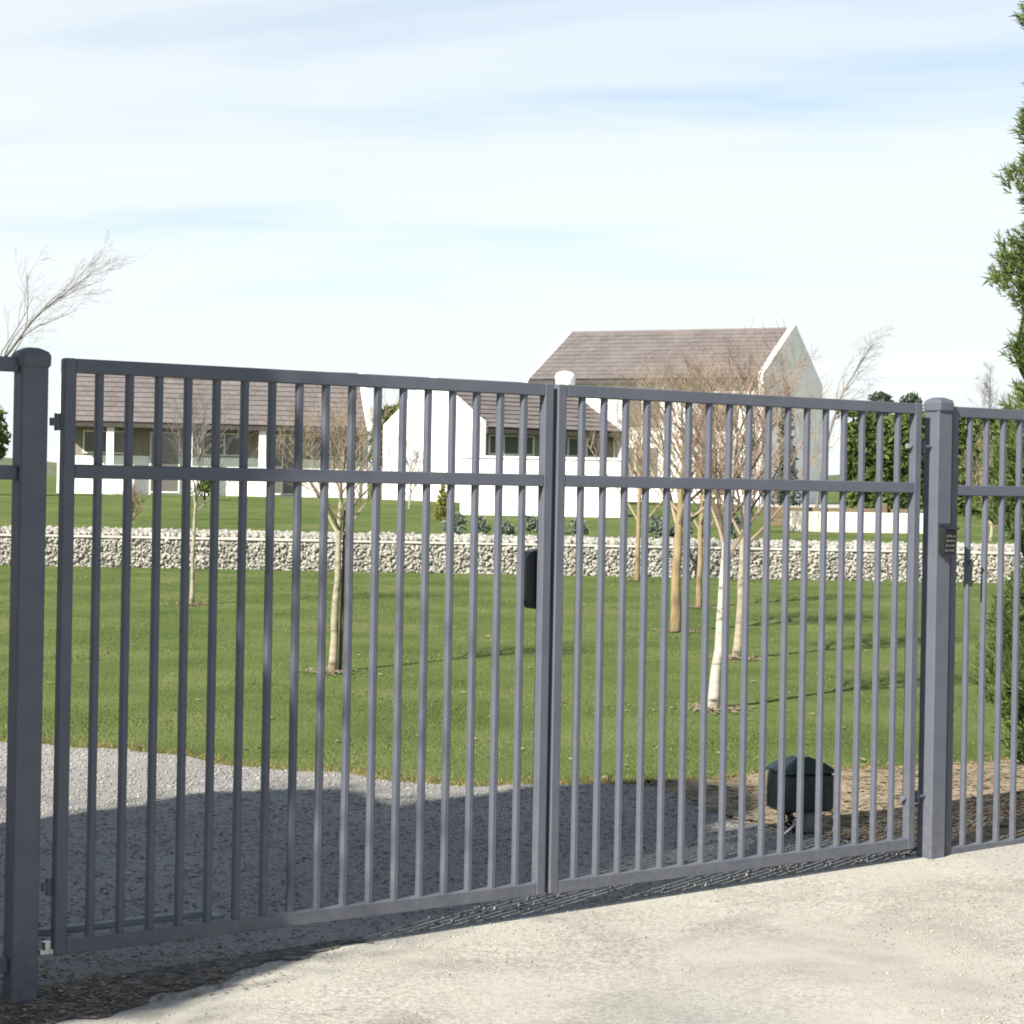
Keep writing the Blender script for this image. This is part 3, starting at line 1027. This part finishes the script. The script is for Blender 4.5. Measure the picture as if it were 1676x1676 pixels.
# garden walls in front
gw = empty('garden_wall', (0.7, 48.0, 0.6))
tag(gw, 'plain white plastered garden wall before the outbuilding', 'wall')
MB().box(-2.05, 2.15, 0, 0.25, -0.3, 1.58, 0.01).build('wall_body', 'plaster', gw)
MB().box(-2.10, 2.20, -0.04, 0.29, 1.583, 1.65, 0.01).build('coping', 'plaster', gw)
tw_ = empty('terrace_wall', (6.3, 41.5, 0.5))
tag(tw_, 'low cream block terrace wall in front of the green hedge', 'wall')
for i in range(5):
    MB().box(i * 0.66 + 0.006, i * 0.66 + 0.654, R.uniform(-0.012, 0.012), 0.4, -0.1, 0.52, 0.012).build('block', 'cream', tw_)
tb = empty('timber_edging', (6.2, 44.6, 0.6))
tag(tb, 'brown timber sleeper edging behind the cream terrace wall', 'edging')
for i in range(3):
    for j in range(2):
        MB().box(i * 1.5 + 0.01, i * 1.5 + 1.49, 0, 0.14, -0.05 + j * 0.27, 0.215 + j * 0.27, 0.01).build('sleeper', 'timber', tb)
for i in range(2):
    MB().box(0.9 + i * 1.9, 1.02 + i * 1.9, -0.13, -0.003, -0.2, 0.62, 0.01).build('stake', 'timber', tb)


# ------------------------------------------------------------------ bare trees
def rot_about(v, axis_, ang):
    return Quaternion(axis_, ang) @ v


def bare_tree(name, label, base, trunk_pts, r0, bark, twig, seed, n_limbs=9, limb_len=1.0, levels=3, up=0.5, spread=0.75, fork=0.45,
              thin=1.0, wind=(0, 0, 0), cat='tree', group=None, kids=5):
    """trunk through trunk_pts (relative), limbs from the fork up, each branching into twigs"""
    rr = random.Random(seed)
    root = empty(name, base)
    tag(root, label, cat, group)
    pts = [Vector(p) for p in trunk_pts]
    # resample trunk with a little wobble
    fine = []
    N = 14
    seg = len(pts) - 1
    for i in range(N + 1):
        t = i / N * seg
        k = min(int(t), seg - 1)
        u = t - k
        p = pts[k].lerp(pts[k + 1], u)
        p = p + Vector((rr.uniform(-1, 1), rr.uniform(-1, 1), 0)) * r0 * 0.2 * (i > 0)
        fine.append(p)
    rad = [r0 * (1.45 if i == 0 else 1.08 if i == 1 else 1.0) * (1 - 0.80 * (i / N) ** 1.3) for i in range(N + 1)]
    MB().tube(fine, rad, 9).build('trunk', bark, root, True)
    mb = MB()
    wv = Vector(wind)

    def grow(p, d, length, r, lev):
        n = 5 if lev <= 1 else 3
        q = [p.copy()]
        dd = d.copy()
        for i in range(n):
            dd = (dd + Vector((rr.gauss(0, 1), rr.gauss(0, 1), rr.gauss(0, 0.7))) * 0.11 + Vector((0, 0, up)) * 0.10 + wv * 0.12).normalized()
            q.append(q[-1] + dd * (length / n))
        rads = [max(0.0012 * thin, r * (1 - 0.75 * i / n)) for i in range(n + 1)]
        mb.tube(q, rads, 5 if lev == 0 else 3, False)
        if lev < levels:
            for c in range(kids if lev < 2 else kids - 1):
                t = 0.25 + 0.72 * (c + rr.random()) / kids
                k = min(int(t * n), n - 1)
                pp = q[k].lerp(q[k + 1], t * n - k)
                ax = dd.orthogonal()
                ax = rot_about(ax, dd, rr.uniform(0, 6.283))
                nd = rot_about(dd, ax, rr.uniform(0.4, 0.95))
                nd = (nd + Vector((0, 0, up * 0.35))).normalized()
                grow(pp, nd, length * rr.uniform(0.38, 0.62), r * 0.5 * (1 - 0.5 * t), lev + 1)

    for i in range(n_limbs):
        t = fork + (0.97 - fork) * (i + rr.random() * 0.8) / n_limbs
        k = min(int(t * N), N - 1)
        p = fine[k].lerp(fine[k + 1], t * N - k)
        td = (fine[k + 1] - fine[k]).normalized()
        a = i * 2.4 + rr.uniform(-0.5, 0.5)
        out = Vector((math.cos(a), math.sin(a), 0))
        d = (td * (1 - spread * 0.6) + out * spread * (1.1 - 0.6 * t) + Vector((0, 0, up * 0.4))).normalized()
        ll = limb_len * (1.15 - 0.65 * (t - fork) / (1 - fork)) * rr.uniform(0.8, 1.15)
        grow(p, d, ll, rad[k] * 0.55, 0)
    grow(fine[-1], (fine[-1] - fine[-2]).normalized(), limb_len * 0.6, rad[-1], 1)
    mb.build('crown', twig, root)
    return root


AV = 'young bare trees on the lawn'
bare_tree('bare_tree', 'pale slender bare tree tied to a dark stake', (-1.41, 14.7, 0), [(0, 0, -0.05), (0.02, 0, 0.7), (0.03, 0, 1.25), (0.05, 0.02, 1.75)], 0.034, 'bark_pale', 'twig_tan', 3,
          n_limbs=15, limb_len=0.68, fork=0.54, group=AV, spread=0.9)
st = tag(MB().tube([(-1.355, 14.74, -0.05), (-1.335, 14.74, 1.30)], 0.016, 8).build('tree_stake', 'bark_dark'), 'dark timber stake beside the pale slender tree', 'stake')
bare_tree('bare_tree', 'thin bare sapling on the lawn before the cottage veranda', (-3.82, 22.0, 0), [(0, 0, -0.05), (0.01, 0, 0.9), (0.05, 0, 1.6), (0.10, 0, 2.1)], 0.026, 'bark_pale', 'twig_grey', 5,
          n_limbs=13, limb_len=0.9, fork=0.40, group=AV, kids=5)
bare_tree('bare_tree', 'white-barked bare tree leaning slightly, nearest the drive', (1.425, 12.7, 0), [(0, 0, -0.05), (0.03, 0, 0.5), (0.07, 0.02, 1.1), (0.10, 0.0, 1.55), (0.13, 0, 2.0)], 0.040, 'bark_birch', 'twig_red', 8,
          n_limbs=16, limb_len=0.85, fork=0.45, group=AV, spread=0.75, kids=5)
bare_tree('bare_tree', 'stout tan-trunked bare tree on the lawn with golden twigs', (1.75, 19.3, 0), [(0, 0, -0.05), (0.0, 0, 0.8), (0.03, 0.02, 1.3), (0.05, 0, 1.8), (0.03, 0, 2.2)], 0.056, 'bark_tan', 'twig_tan', 13,
          n_limbs=19, limb_len=1.1, fork=0.34, group=AV, spread=0.8, kids=5)
bare_tree('bare_tree', 'narrow yellow-tan bare tree standing behind the stout one', (2.40, 23.3, 0), [(0, 0, -0.05), (0.01, 0, 0.9), (0.02, 0, 1.6), (0.05, 0, 2.5)], 0.040, 'bark_tan', 'twig_red', 21,
          n_limbs=18, limb_len=1.2, fork=0.32, group=AV, spread=0.8, kids=5)
bare_tree('bare_tree', 'pale yellowish bare tree just behind the white-barked one', (2.035, 16.4, 0), [(0, 0, -0.05), (0.03, 0, 0.6), (0.05, 0, 1.2), (0.07, 0, 1.8), (0.1, 0, 2.2)], 0.040, 'bark_pale', 'twig_red', 34,
          n_limbs=18, limb_len=0.95, fork=0.40, group=AV, spread=0.8, kids=5)
bare_tree('bare_tree', 'yellow-stemmed bare tree close in front of the stone wall', (2.05, 29.6, 0), [(0, 0, -0.05), (0.0, 0, 0.8), (0.02, 0, 1.7), (0.0, 0, 2.6)], 0.045, 'bark_tan', 'twig_tan', 55,
          n_limbs=13, limb_len=1.3, fork=0.33, group=AV, spread=0.6, kids=5)
FT = 'bare trees behind the stone wall'
bare_tree('leaning_tree', 'windswept grey bare tree bending over the cottage gable', (-12.3, 38.0, gz(-12.3, 38)), [(0, 0, -0.1), (0.5, 0, 1.5), (1.5, 0, 3.1), (2.4, 0, 4.35), (3.5, 0, 5.2)], 0.05, 'bark_grey', 'twig_grey', 89,
          n_limbs=11, limb_len=1.5, fork=0.45, up=0.15, wind=(0.9, 0, 0.25), spread=0.5, thin=1.5, kids=4, group=FT)
bare_tree('leaning_tree', 'thin grey bare tree leaning away past the two-storey house', (7.6, 46.0, gz(7.6, 46)), [(0, 0, -0.1), (0.2, 0, 1.8), (0.65, 0, 3.3), (1.35, 0, 4.5)], 0.045, 'bark_grey', 'twig_grey', 144,
          n_limbs=11, limb_len=1.1, fork=0.5, up=0.2, wind=(0.7, 0, 0.3), spread=0.45, thin=1.5, kids=4, group=FT)
bare_tree('far_tree', 'faint thin bare tree standing beyond the right fence', (15.0, 58.0, base_z), [(0, 0, -0.1), (0.1, 0, 2.5), (0.05, 0, 4.2)], 0.05, 'bark_grey', 'twig_grey', 200,
          n_limbs=9, limb_len=0.9, fork=0.5, up=0.6, spread=0.4, thin=2.0, group=FT)
bare_tree('far_tree', 'lower faint bare tree beside the conifer foliage', (16.3, 60.0, base_z), [(0, 0, -0.1), (0.0, 0, 2.2), (0.1, 0, 3.4)], 0.05, 'bark_grey', 'twig_grey', 201,
          n_limbs=9, limb_len=0.9, fork=0.5, up=0.6, spread=0.4, thin=2.0, group=FT)
SB = 'twiggy bushes along the stone wall'
for k, (x, y, h, lab, mat_) in enumerate(((9.95, 38.0, 2.6, 'bushy bare shrub with pale stems beyond the keypad post', 'twig_tan'),
                                         (10.7, 40.0, 2.2, 'low brown twiggy bush next to the pale-stemmed shrub', 'twig_red'),
                                         (-7.4, 35.6, 1.0, 'low tan twiggy shrub on the bank before the cottage', 'twig_tan'),
                                         (-2.9, 52.0, 2.0, 'grey-brown twiggy bush at the foot of the outbuilding gable', 'twig_grey'),
                                         (5.2, 40.0, 2.4, 'grey twiggy bush in front of the two-storey house gable', 'twig_grey'),
                                         (3.6, 52.0, 3.2, 'reddish twiggy bush hiding the two-storey house wall', 'twig_red'))):
    bare_tree('bare_shrub', lab, (x, y, gz(x, y)), [(0, 0, -0.05), (0.02, 0, h * 0.3), (0.0, 0, h * 0.62)], 0.04, 'bark_pale', mat_, 300 + k,
              n_limbs=12, limb_len=h * 0.42, fork=0.12, up=0.6, spread=0.6, thin=2.0, cat='shrub', group=SB, kids=5)


# ------------------------------------------------------------------ evergreen foliage
def leaf_cloud(name, centre_pts, size, mat, parent, up=0.4, aspect=0.45):
    """one leaf-sized quad per point, turned outwards at random"""
    P = np.asarray(centre_pts)
    n = len(P)
    d = NP.normal(size=(n, 3))
    d[:, 2] += up
    d /= np.linalg.norm(d, axis=1, keepdims=True)
    e = np.cross(d, NP.normal(size=(n, 3)))
    e /= np.linalg.norm(e, axis=1, keepdims=True)
    s = size * NP.uniform(0.6, 1.3, (n, 1))
    v = np.stack([P - d * s * 0.5, P + e * s * aspect * 0.5, P + d * s * 0.6, P - e * s * aspect * 0.5], 1)
    return np_mesh(name, v.reshape(-1, 3), np.arange(n * 4).reshape(n, 4), mat, parent)


def lumpy(mb, prof, k, seed, amp=0.1):
    """closed surface of revolution with lumps; prof = [(z, r)]"""
    rr = random.Random(seed)
    ph = [rr.uniform(0, 6.28) for _ in range(4)]
    rings = []
    for z, r in prof:
        ring = []
        for i in range(k):
            a = 2 * math.pi * i / k
            q = r * (1 + amp * math.sin(3 * a + ph[0] + z * 2.1) + amp * 0.8 * math.sin(5 * a + ph[1] - z * 3.7) + amp * 0.5 * math.sin(8 * a + z * 6.1))
            ring.append((q * math.cos(a), q * math.sin(a), z))
        rings.append(ring)
    return mb.loft(rings)


def conifer(name, label, loc, H, prof, n_sprays, spray, seed, group=None, nb=16, core_k=0.86, fat=0.045):
    """columnar conifer: trunk, dense core and feathery up-swept sprays of needles"""
    rr = np.random.default_rng(seed)
    root = empty(name, loc)
    tag(root, label, 'conifer', group)
    MB().tube([(0, 0, -0.1), (0, 0, H * 0.5), (0, 0, H * 0.93)], [0.09, 0.06, 0.02], 8).build('trunk', 'bark_dark', root)
    zs = [z * H for z, r in prof]
    rs = [r for z, r in prof]
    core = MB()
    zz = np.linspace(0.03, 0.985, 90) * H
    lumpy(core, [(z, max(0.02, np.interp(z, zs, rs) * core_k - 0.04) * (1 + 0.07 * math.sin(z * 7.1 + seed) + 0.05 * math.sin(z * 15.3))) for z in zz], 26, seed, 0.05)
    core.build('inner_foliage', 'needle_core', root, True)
    z = rr.uniform(0.02, 1.0, n_sprays) * H
    a = rr.uniform(0, 2 * math.pi, n_sprays)
    lump = (1 + 0.07 * np.sin(z * 7.1 + seed) + 0.05 * np.sin(z * 15.3)) * (1 + 0.07 * np.sin(z * 5.3 + 2 * a) + 0.06 * np.sin(z * 11.0 - 3 * a + 1) + 0.05 * np.sin(z * 23 + 5 * a))
    r = np.interp(z, zs, rs) * lump * rr.uniform(0.78, 1.03, n_sprays)
    p = np.stack([r * np.cos(a), r * np.sin(a), z], -1)
    out = np.stack([np.cos(a), np.sin(a), np.zeros_like(a)], -1)
    ax = out * rr.uniform(0.35, 1.0, (n_sprays, 1)) + np.array([0, 0, 1.0]) * rr.uniform(0.35, 1.1, (n_sprays, 1)) + rr.normal(0, 0.28, (n_sprays, 3))
    ax /= np.linalg.norm(ax, axis=1, keepdims=True)
    ln = spray * rr.uniform(0.55, 1.3, n_sprays)
    V, base = [], 0
    for b in range(nb):                                  # blades of each spray
        t = (b + 0.5) / nb
        st = p + ax * (ln * (t * 0.62))[:, None]
        side = np.cross(ax, rr.normal(size=(n_sprays, 3)))
        side /= np.linalg.norm(side, axis=1, keepdims=True)
        d = ax * 0.8 + side * rr.uniform(0.35, 0.85, (n_sprays, 1))
        d /= np.linalg.norm(d, axis=1, keepdims=True)
        w = np.cross(d, rr.normal(size=(n_sprays, 3)))
        w /= np.linalg.norm(w, axis=1, keepdims=True)
        l2 = (ln * (0.62 - 0.25 * t) * rr.uniform(0.7, 1.2, n_sprays))[:, None]
        hw = l2 * fat
        V.append(np.stack([st - w * hw, st + w * hw, st + d * l2], 1))
    V = np.concatenate(V).reshape(-1, 3)
    np_mesh('crown', V, np.arange(len(V)).reshape(-1, 3), 'needle', root)
    return root


PROF = [(0.0, 0.62), (0.12, 0.70), (0.35, 0.66), (0.55, 0.60), (0.75, 0.50), (0.9, 0.32), (1.0, 0.03)]
conifer('conifer', 'tall feathery green conifer rising behind the right fence panel', (3.13, 8.95, gz(3.0, 8.9)), 6.3, PROF, 32000, 0.095, 41, nb=9, core_k=1.0, fat=0.10)
CG = 'columnar conifers shading the gate'
COLP = [(0.0, 0.86), (0.1, 0.93), (0.8, 0.93), (0.92, 0.8), (0.97, 0.55), (1.0, 0.1)]


def shade_conifer(p, t, H, lab, seed, s=1.0):
    x, y = p * 0.804 + t * 0.595, -p * 0.595 + t * 0.804
    return conifer('columnar_conifer', lab, (x, y, 0.0), H, [(a, b * s) for a, b in COLP], 1800, 0.17, seed, CG, nb=9)


shade_conifer(-5.03, -0.5, 5.95, 'tallest dense columnar conifer in front of the shaded fence', 61)
shade_conifer(-6.25, -0.5, 5.05, 'middle dense columnar conifer of the row outside the fence', 62, 0.95)
shade_conifer(-7.9, -0.5, 4.25, 'shortest dense columnar conifer of the row outside the fence', 63, 0.95)


def hedge(name, label, x0, x1, y0, y1, z0, z1, n, size, mat, cat='hedge'):
    root = empty(name, ((x0 + x1) / 2, (y0 + y1) / 2, z0))
    tag(root, label, cat)
    w, d, h = (x1 - x0) / 2, (y1 - y0) / 2, z1 - z0
    mb = MB()
    mb.box(-w * 0.97, w * 0.97, -d * 0.8, d * 0.8, -0.2, h * 0.93, 0.15)
    mb.build('inner_foliage', 'needle_core', root)
    P = []
    for _ in range(n):
        x = R.uniform(-w, w)
        top = h * (1 + 0.05 * math.sin(x * 1.9) + 0.04 * math.sin(x * 4.7 + 1))
        if R.random() < 0.72:
            P.append((x, -d * (0.85 + 0.25 * R.random() + 0.12 * math.sin(x * 2.7)), R.uniform(0, top)))
        else:
            P.append((x, R.uniform(-d, d), top * R.uniform(0.94, 1.04)))
    leaf_cloud('foliage', P, size, mat, root)
    return root


hedge('hedge', 'tall clipped green hedge right of the two-storey house', 9.75, 21.0, 54.0, 55.6, 0.8, 3.75, 9000, 0.22, 'far_leaf')


def far_crown(name, label, loc, H, rad, n, size, mat, conic=False, cat='tree', group=None, seed=1):
    root = empty(name, loc)
    tag(root, label, cat, group)
    rr = random.Random(seed)
    MB().tube([(0, 0, -0.2), (0, 0, H * 0.5), (0, 0, H * 0.85)], [rad * 0.09, rad * 0.06, rad * 0.02], 7).build('trunk', 'bark_dark', root)
    P = []
    lobes = [(rr.uniform(0, 6.28), rr.uniform(0.25, 0.95), rr.uniform(0.25, 0.5)) for _ in range(16)]
    while len(P) < n:
        if conic:
            t = rr.random() ** 1.4
            a = rr.uniform(0, 6.28)
            r = rad * (1 - t) ** 0.8 * (0.75 + 0.3 * math.sin(5 * a + t * 17)) * math.sqrt(rr.random())
            P.append((r * math.cos(a), r * math.sin(a), H * (0.06 + 0.94 * t)))
        else:
            a, t, s = lobes[rr.randrange(16)]
            c = Vector((math.cos(a) * rad * 0.62 * (1.15 - t), math.sin(a) * rad * 0.62 * (1.15 - t), H * (0.12 + 0.72 * t)))
            v = Vector((rr.gauss(0, 1), rr.gauss(0, 1), rr.gauss(0, 1))).normalized() * s * rad * rr.uniform(0.6, 1.05)
            v.z *= 0.8
            q = c + v
            P.append((q.x, q.y, max(0.03, min(q.z, H))))
    leaf_cloud('crown', P, size, mat, root)
    return root


DC = 'dark conifers beyond the hedge'
for k, (x, h, r_, lab) in enumerate(((17.2, 6.1, 1.0, 'dark far conifer beside the leaning tree, above the hedge'),
                                     (18.7, 6.15, 0.95, 'middle dark far conifer above the hedge'),
                                     (19.9, 5.5, 0.9, 'smallest dark far conifer above the hedge beside the gate post'))):
    far_crown('far_conifer', lab, (x, 86.0, 0.88), h, r_, 1900, 0.34, 'far_needle', False, 'conifer', DC, 400 + k)
far_crown('evergreen_tree', 'dark green evergreen tree between the cottage and the outbuilding', (-5.35, 86.0, 0.85), 5.35, 1.9, 3000, 0.36, 'far_leaf', seed=7)
far_crown('evergreen_tree', 'deep green evergreen beside the shaded post and cottage gable', (-16.95, 58.0, 0.85), 4.2, 1.25, 3000, 0.26, 'far_leaf', seed=9)
far_crown('evergreen_tree', 'small dark evergreen at the leaning tree by the gable', (8.35, 56.0, 0.8), 3.9, 0.55, 900, 0.20, 'far_needle', True, seed=10)
SH_ = 'grey-green shrubs behind the stone wall'
for k, (x, y, h, r_) in enumerate(((-1.05, 34.6, 0.50, 0.30), (-0.62, 35.2, 0.42, 0.28), (-0.15, 34.5, 0.38, 0.28), (0.35, 34.9, 0.48, 0.30), (0.82, 34.7, 0.36, 0.26),
                                   (1.25, 35.1, 0.40, 0.28), (2.75, 34.6, 0.52, 0.32), (3.25, 35.0, 0.42, 0.28), (4.25, 34.8, 0.55, 0.34))):
    far_crown('low_shrub', 'low grey-green shrub in the stone bed before the white garden wall', (x, y, gz(x, y)), h, r_, 330, 0.10, 'grey_leaf', False, 'shrub', SH_, 500 + k)
far_crown('golden_shrub', 'small upright golden-green conifer shrub near the garden wall end', (-1.62, 43.0, gz(-1.6, 43)), 0.95, 0.26, 700, 0.10, 'gold_leaf', True, 'shrub', None, 520)
far_crown('round_bush', 'round dark green bush at the cottage wall', (-9.55, 57.0, gz(-9.5, 57)), 0.75, 0.5, 500, 0.13, 'far_leaf', False, 'shrub', None, 521)

# far hills and land on the horizon
m = MB()
for i in range(61):
    x = -1800 + i * 60
    h = 9 + 7 * math.sin(i * 0.37) + 4 * math.sin(i * 0.91 + 1)
    m.v += [(x, 1500, -2), (x, 1560, max(3, h)), (x, 1750, -2)]
for i in range(60):
    a = i * 3
    m.f += [(a, a + 3, a + 4, a + 1), (a + 1, a + 4, a + 5, a + 2)]
tag(m.build('hills', 'hill', None, True), 'low far hills on the horizon', kind='structure')
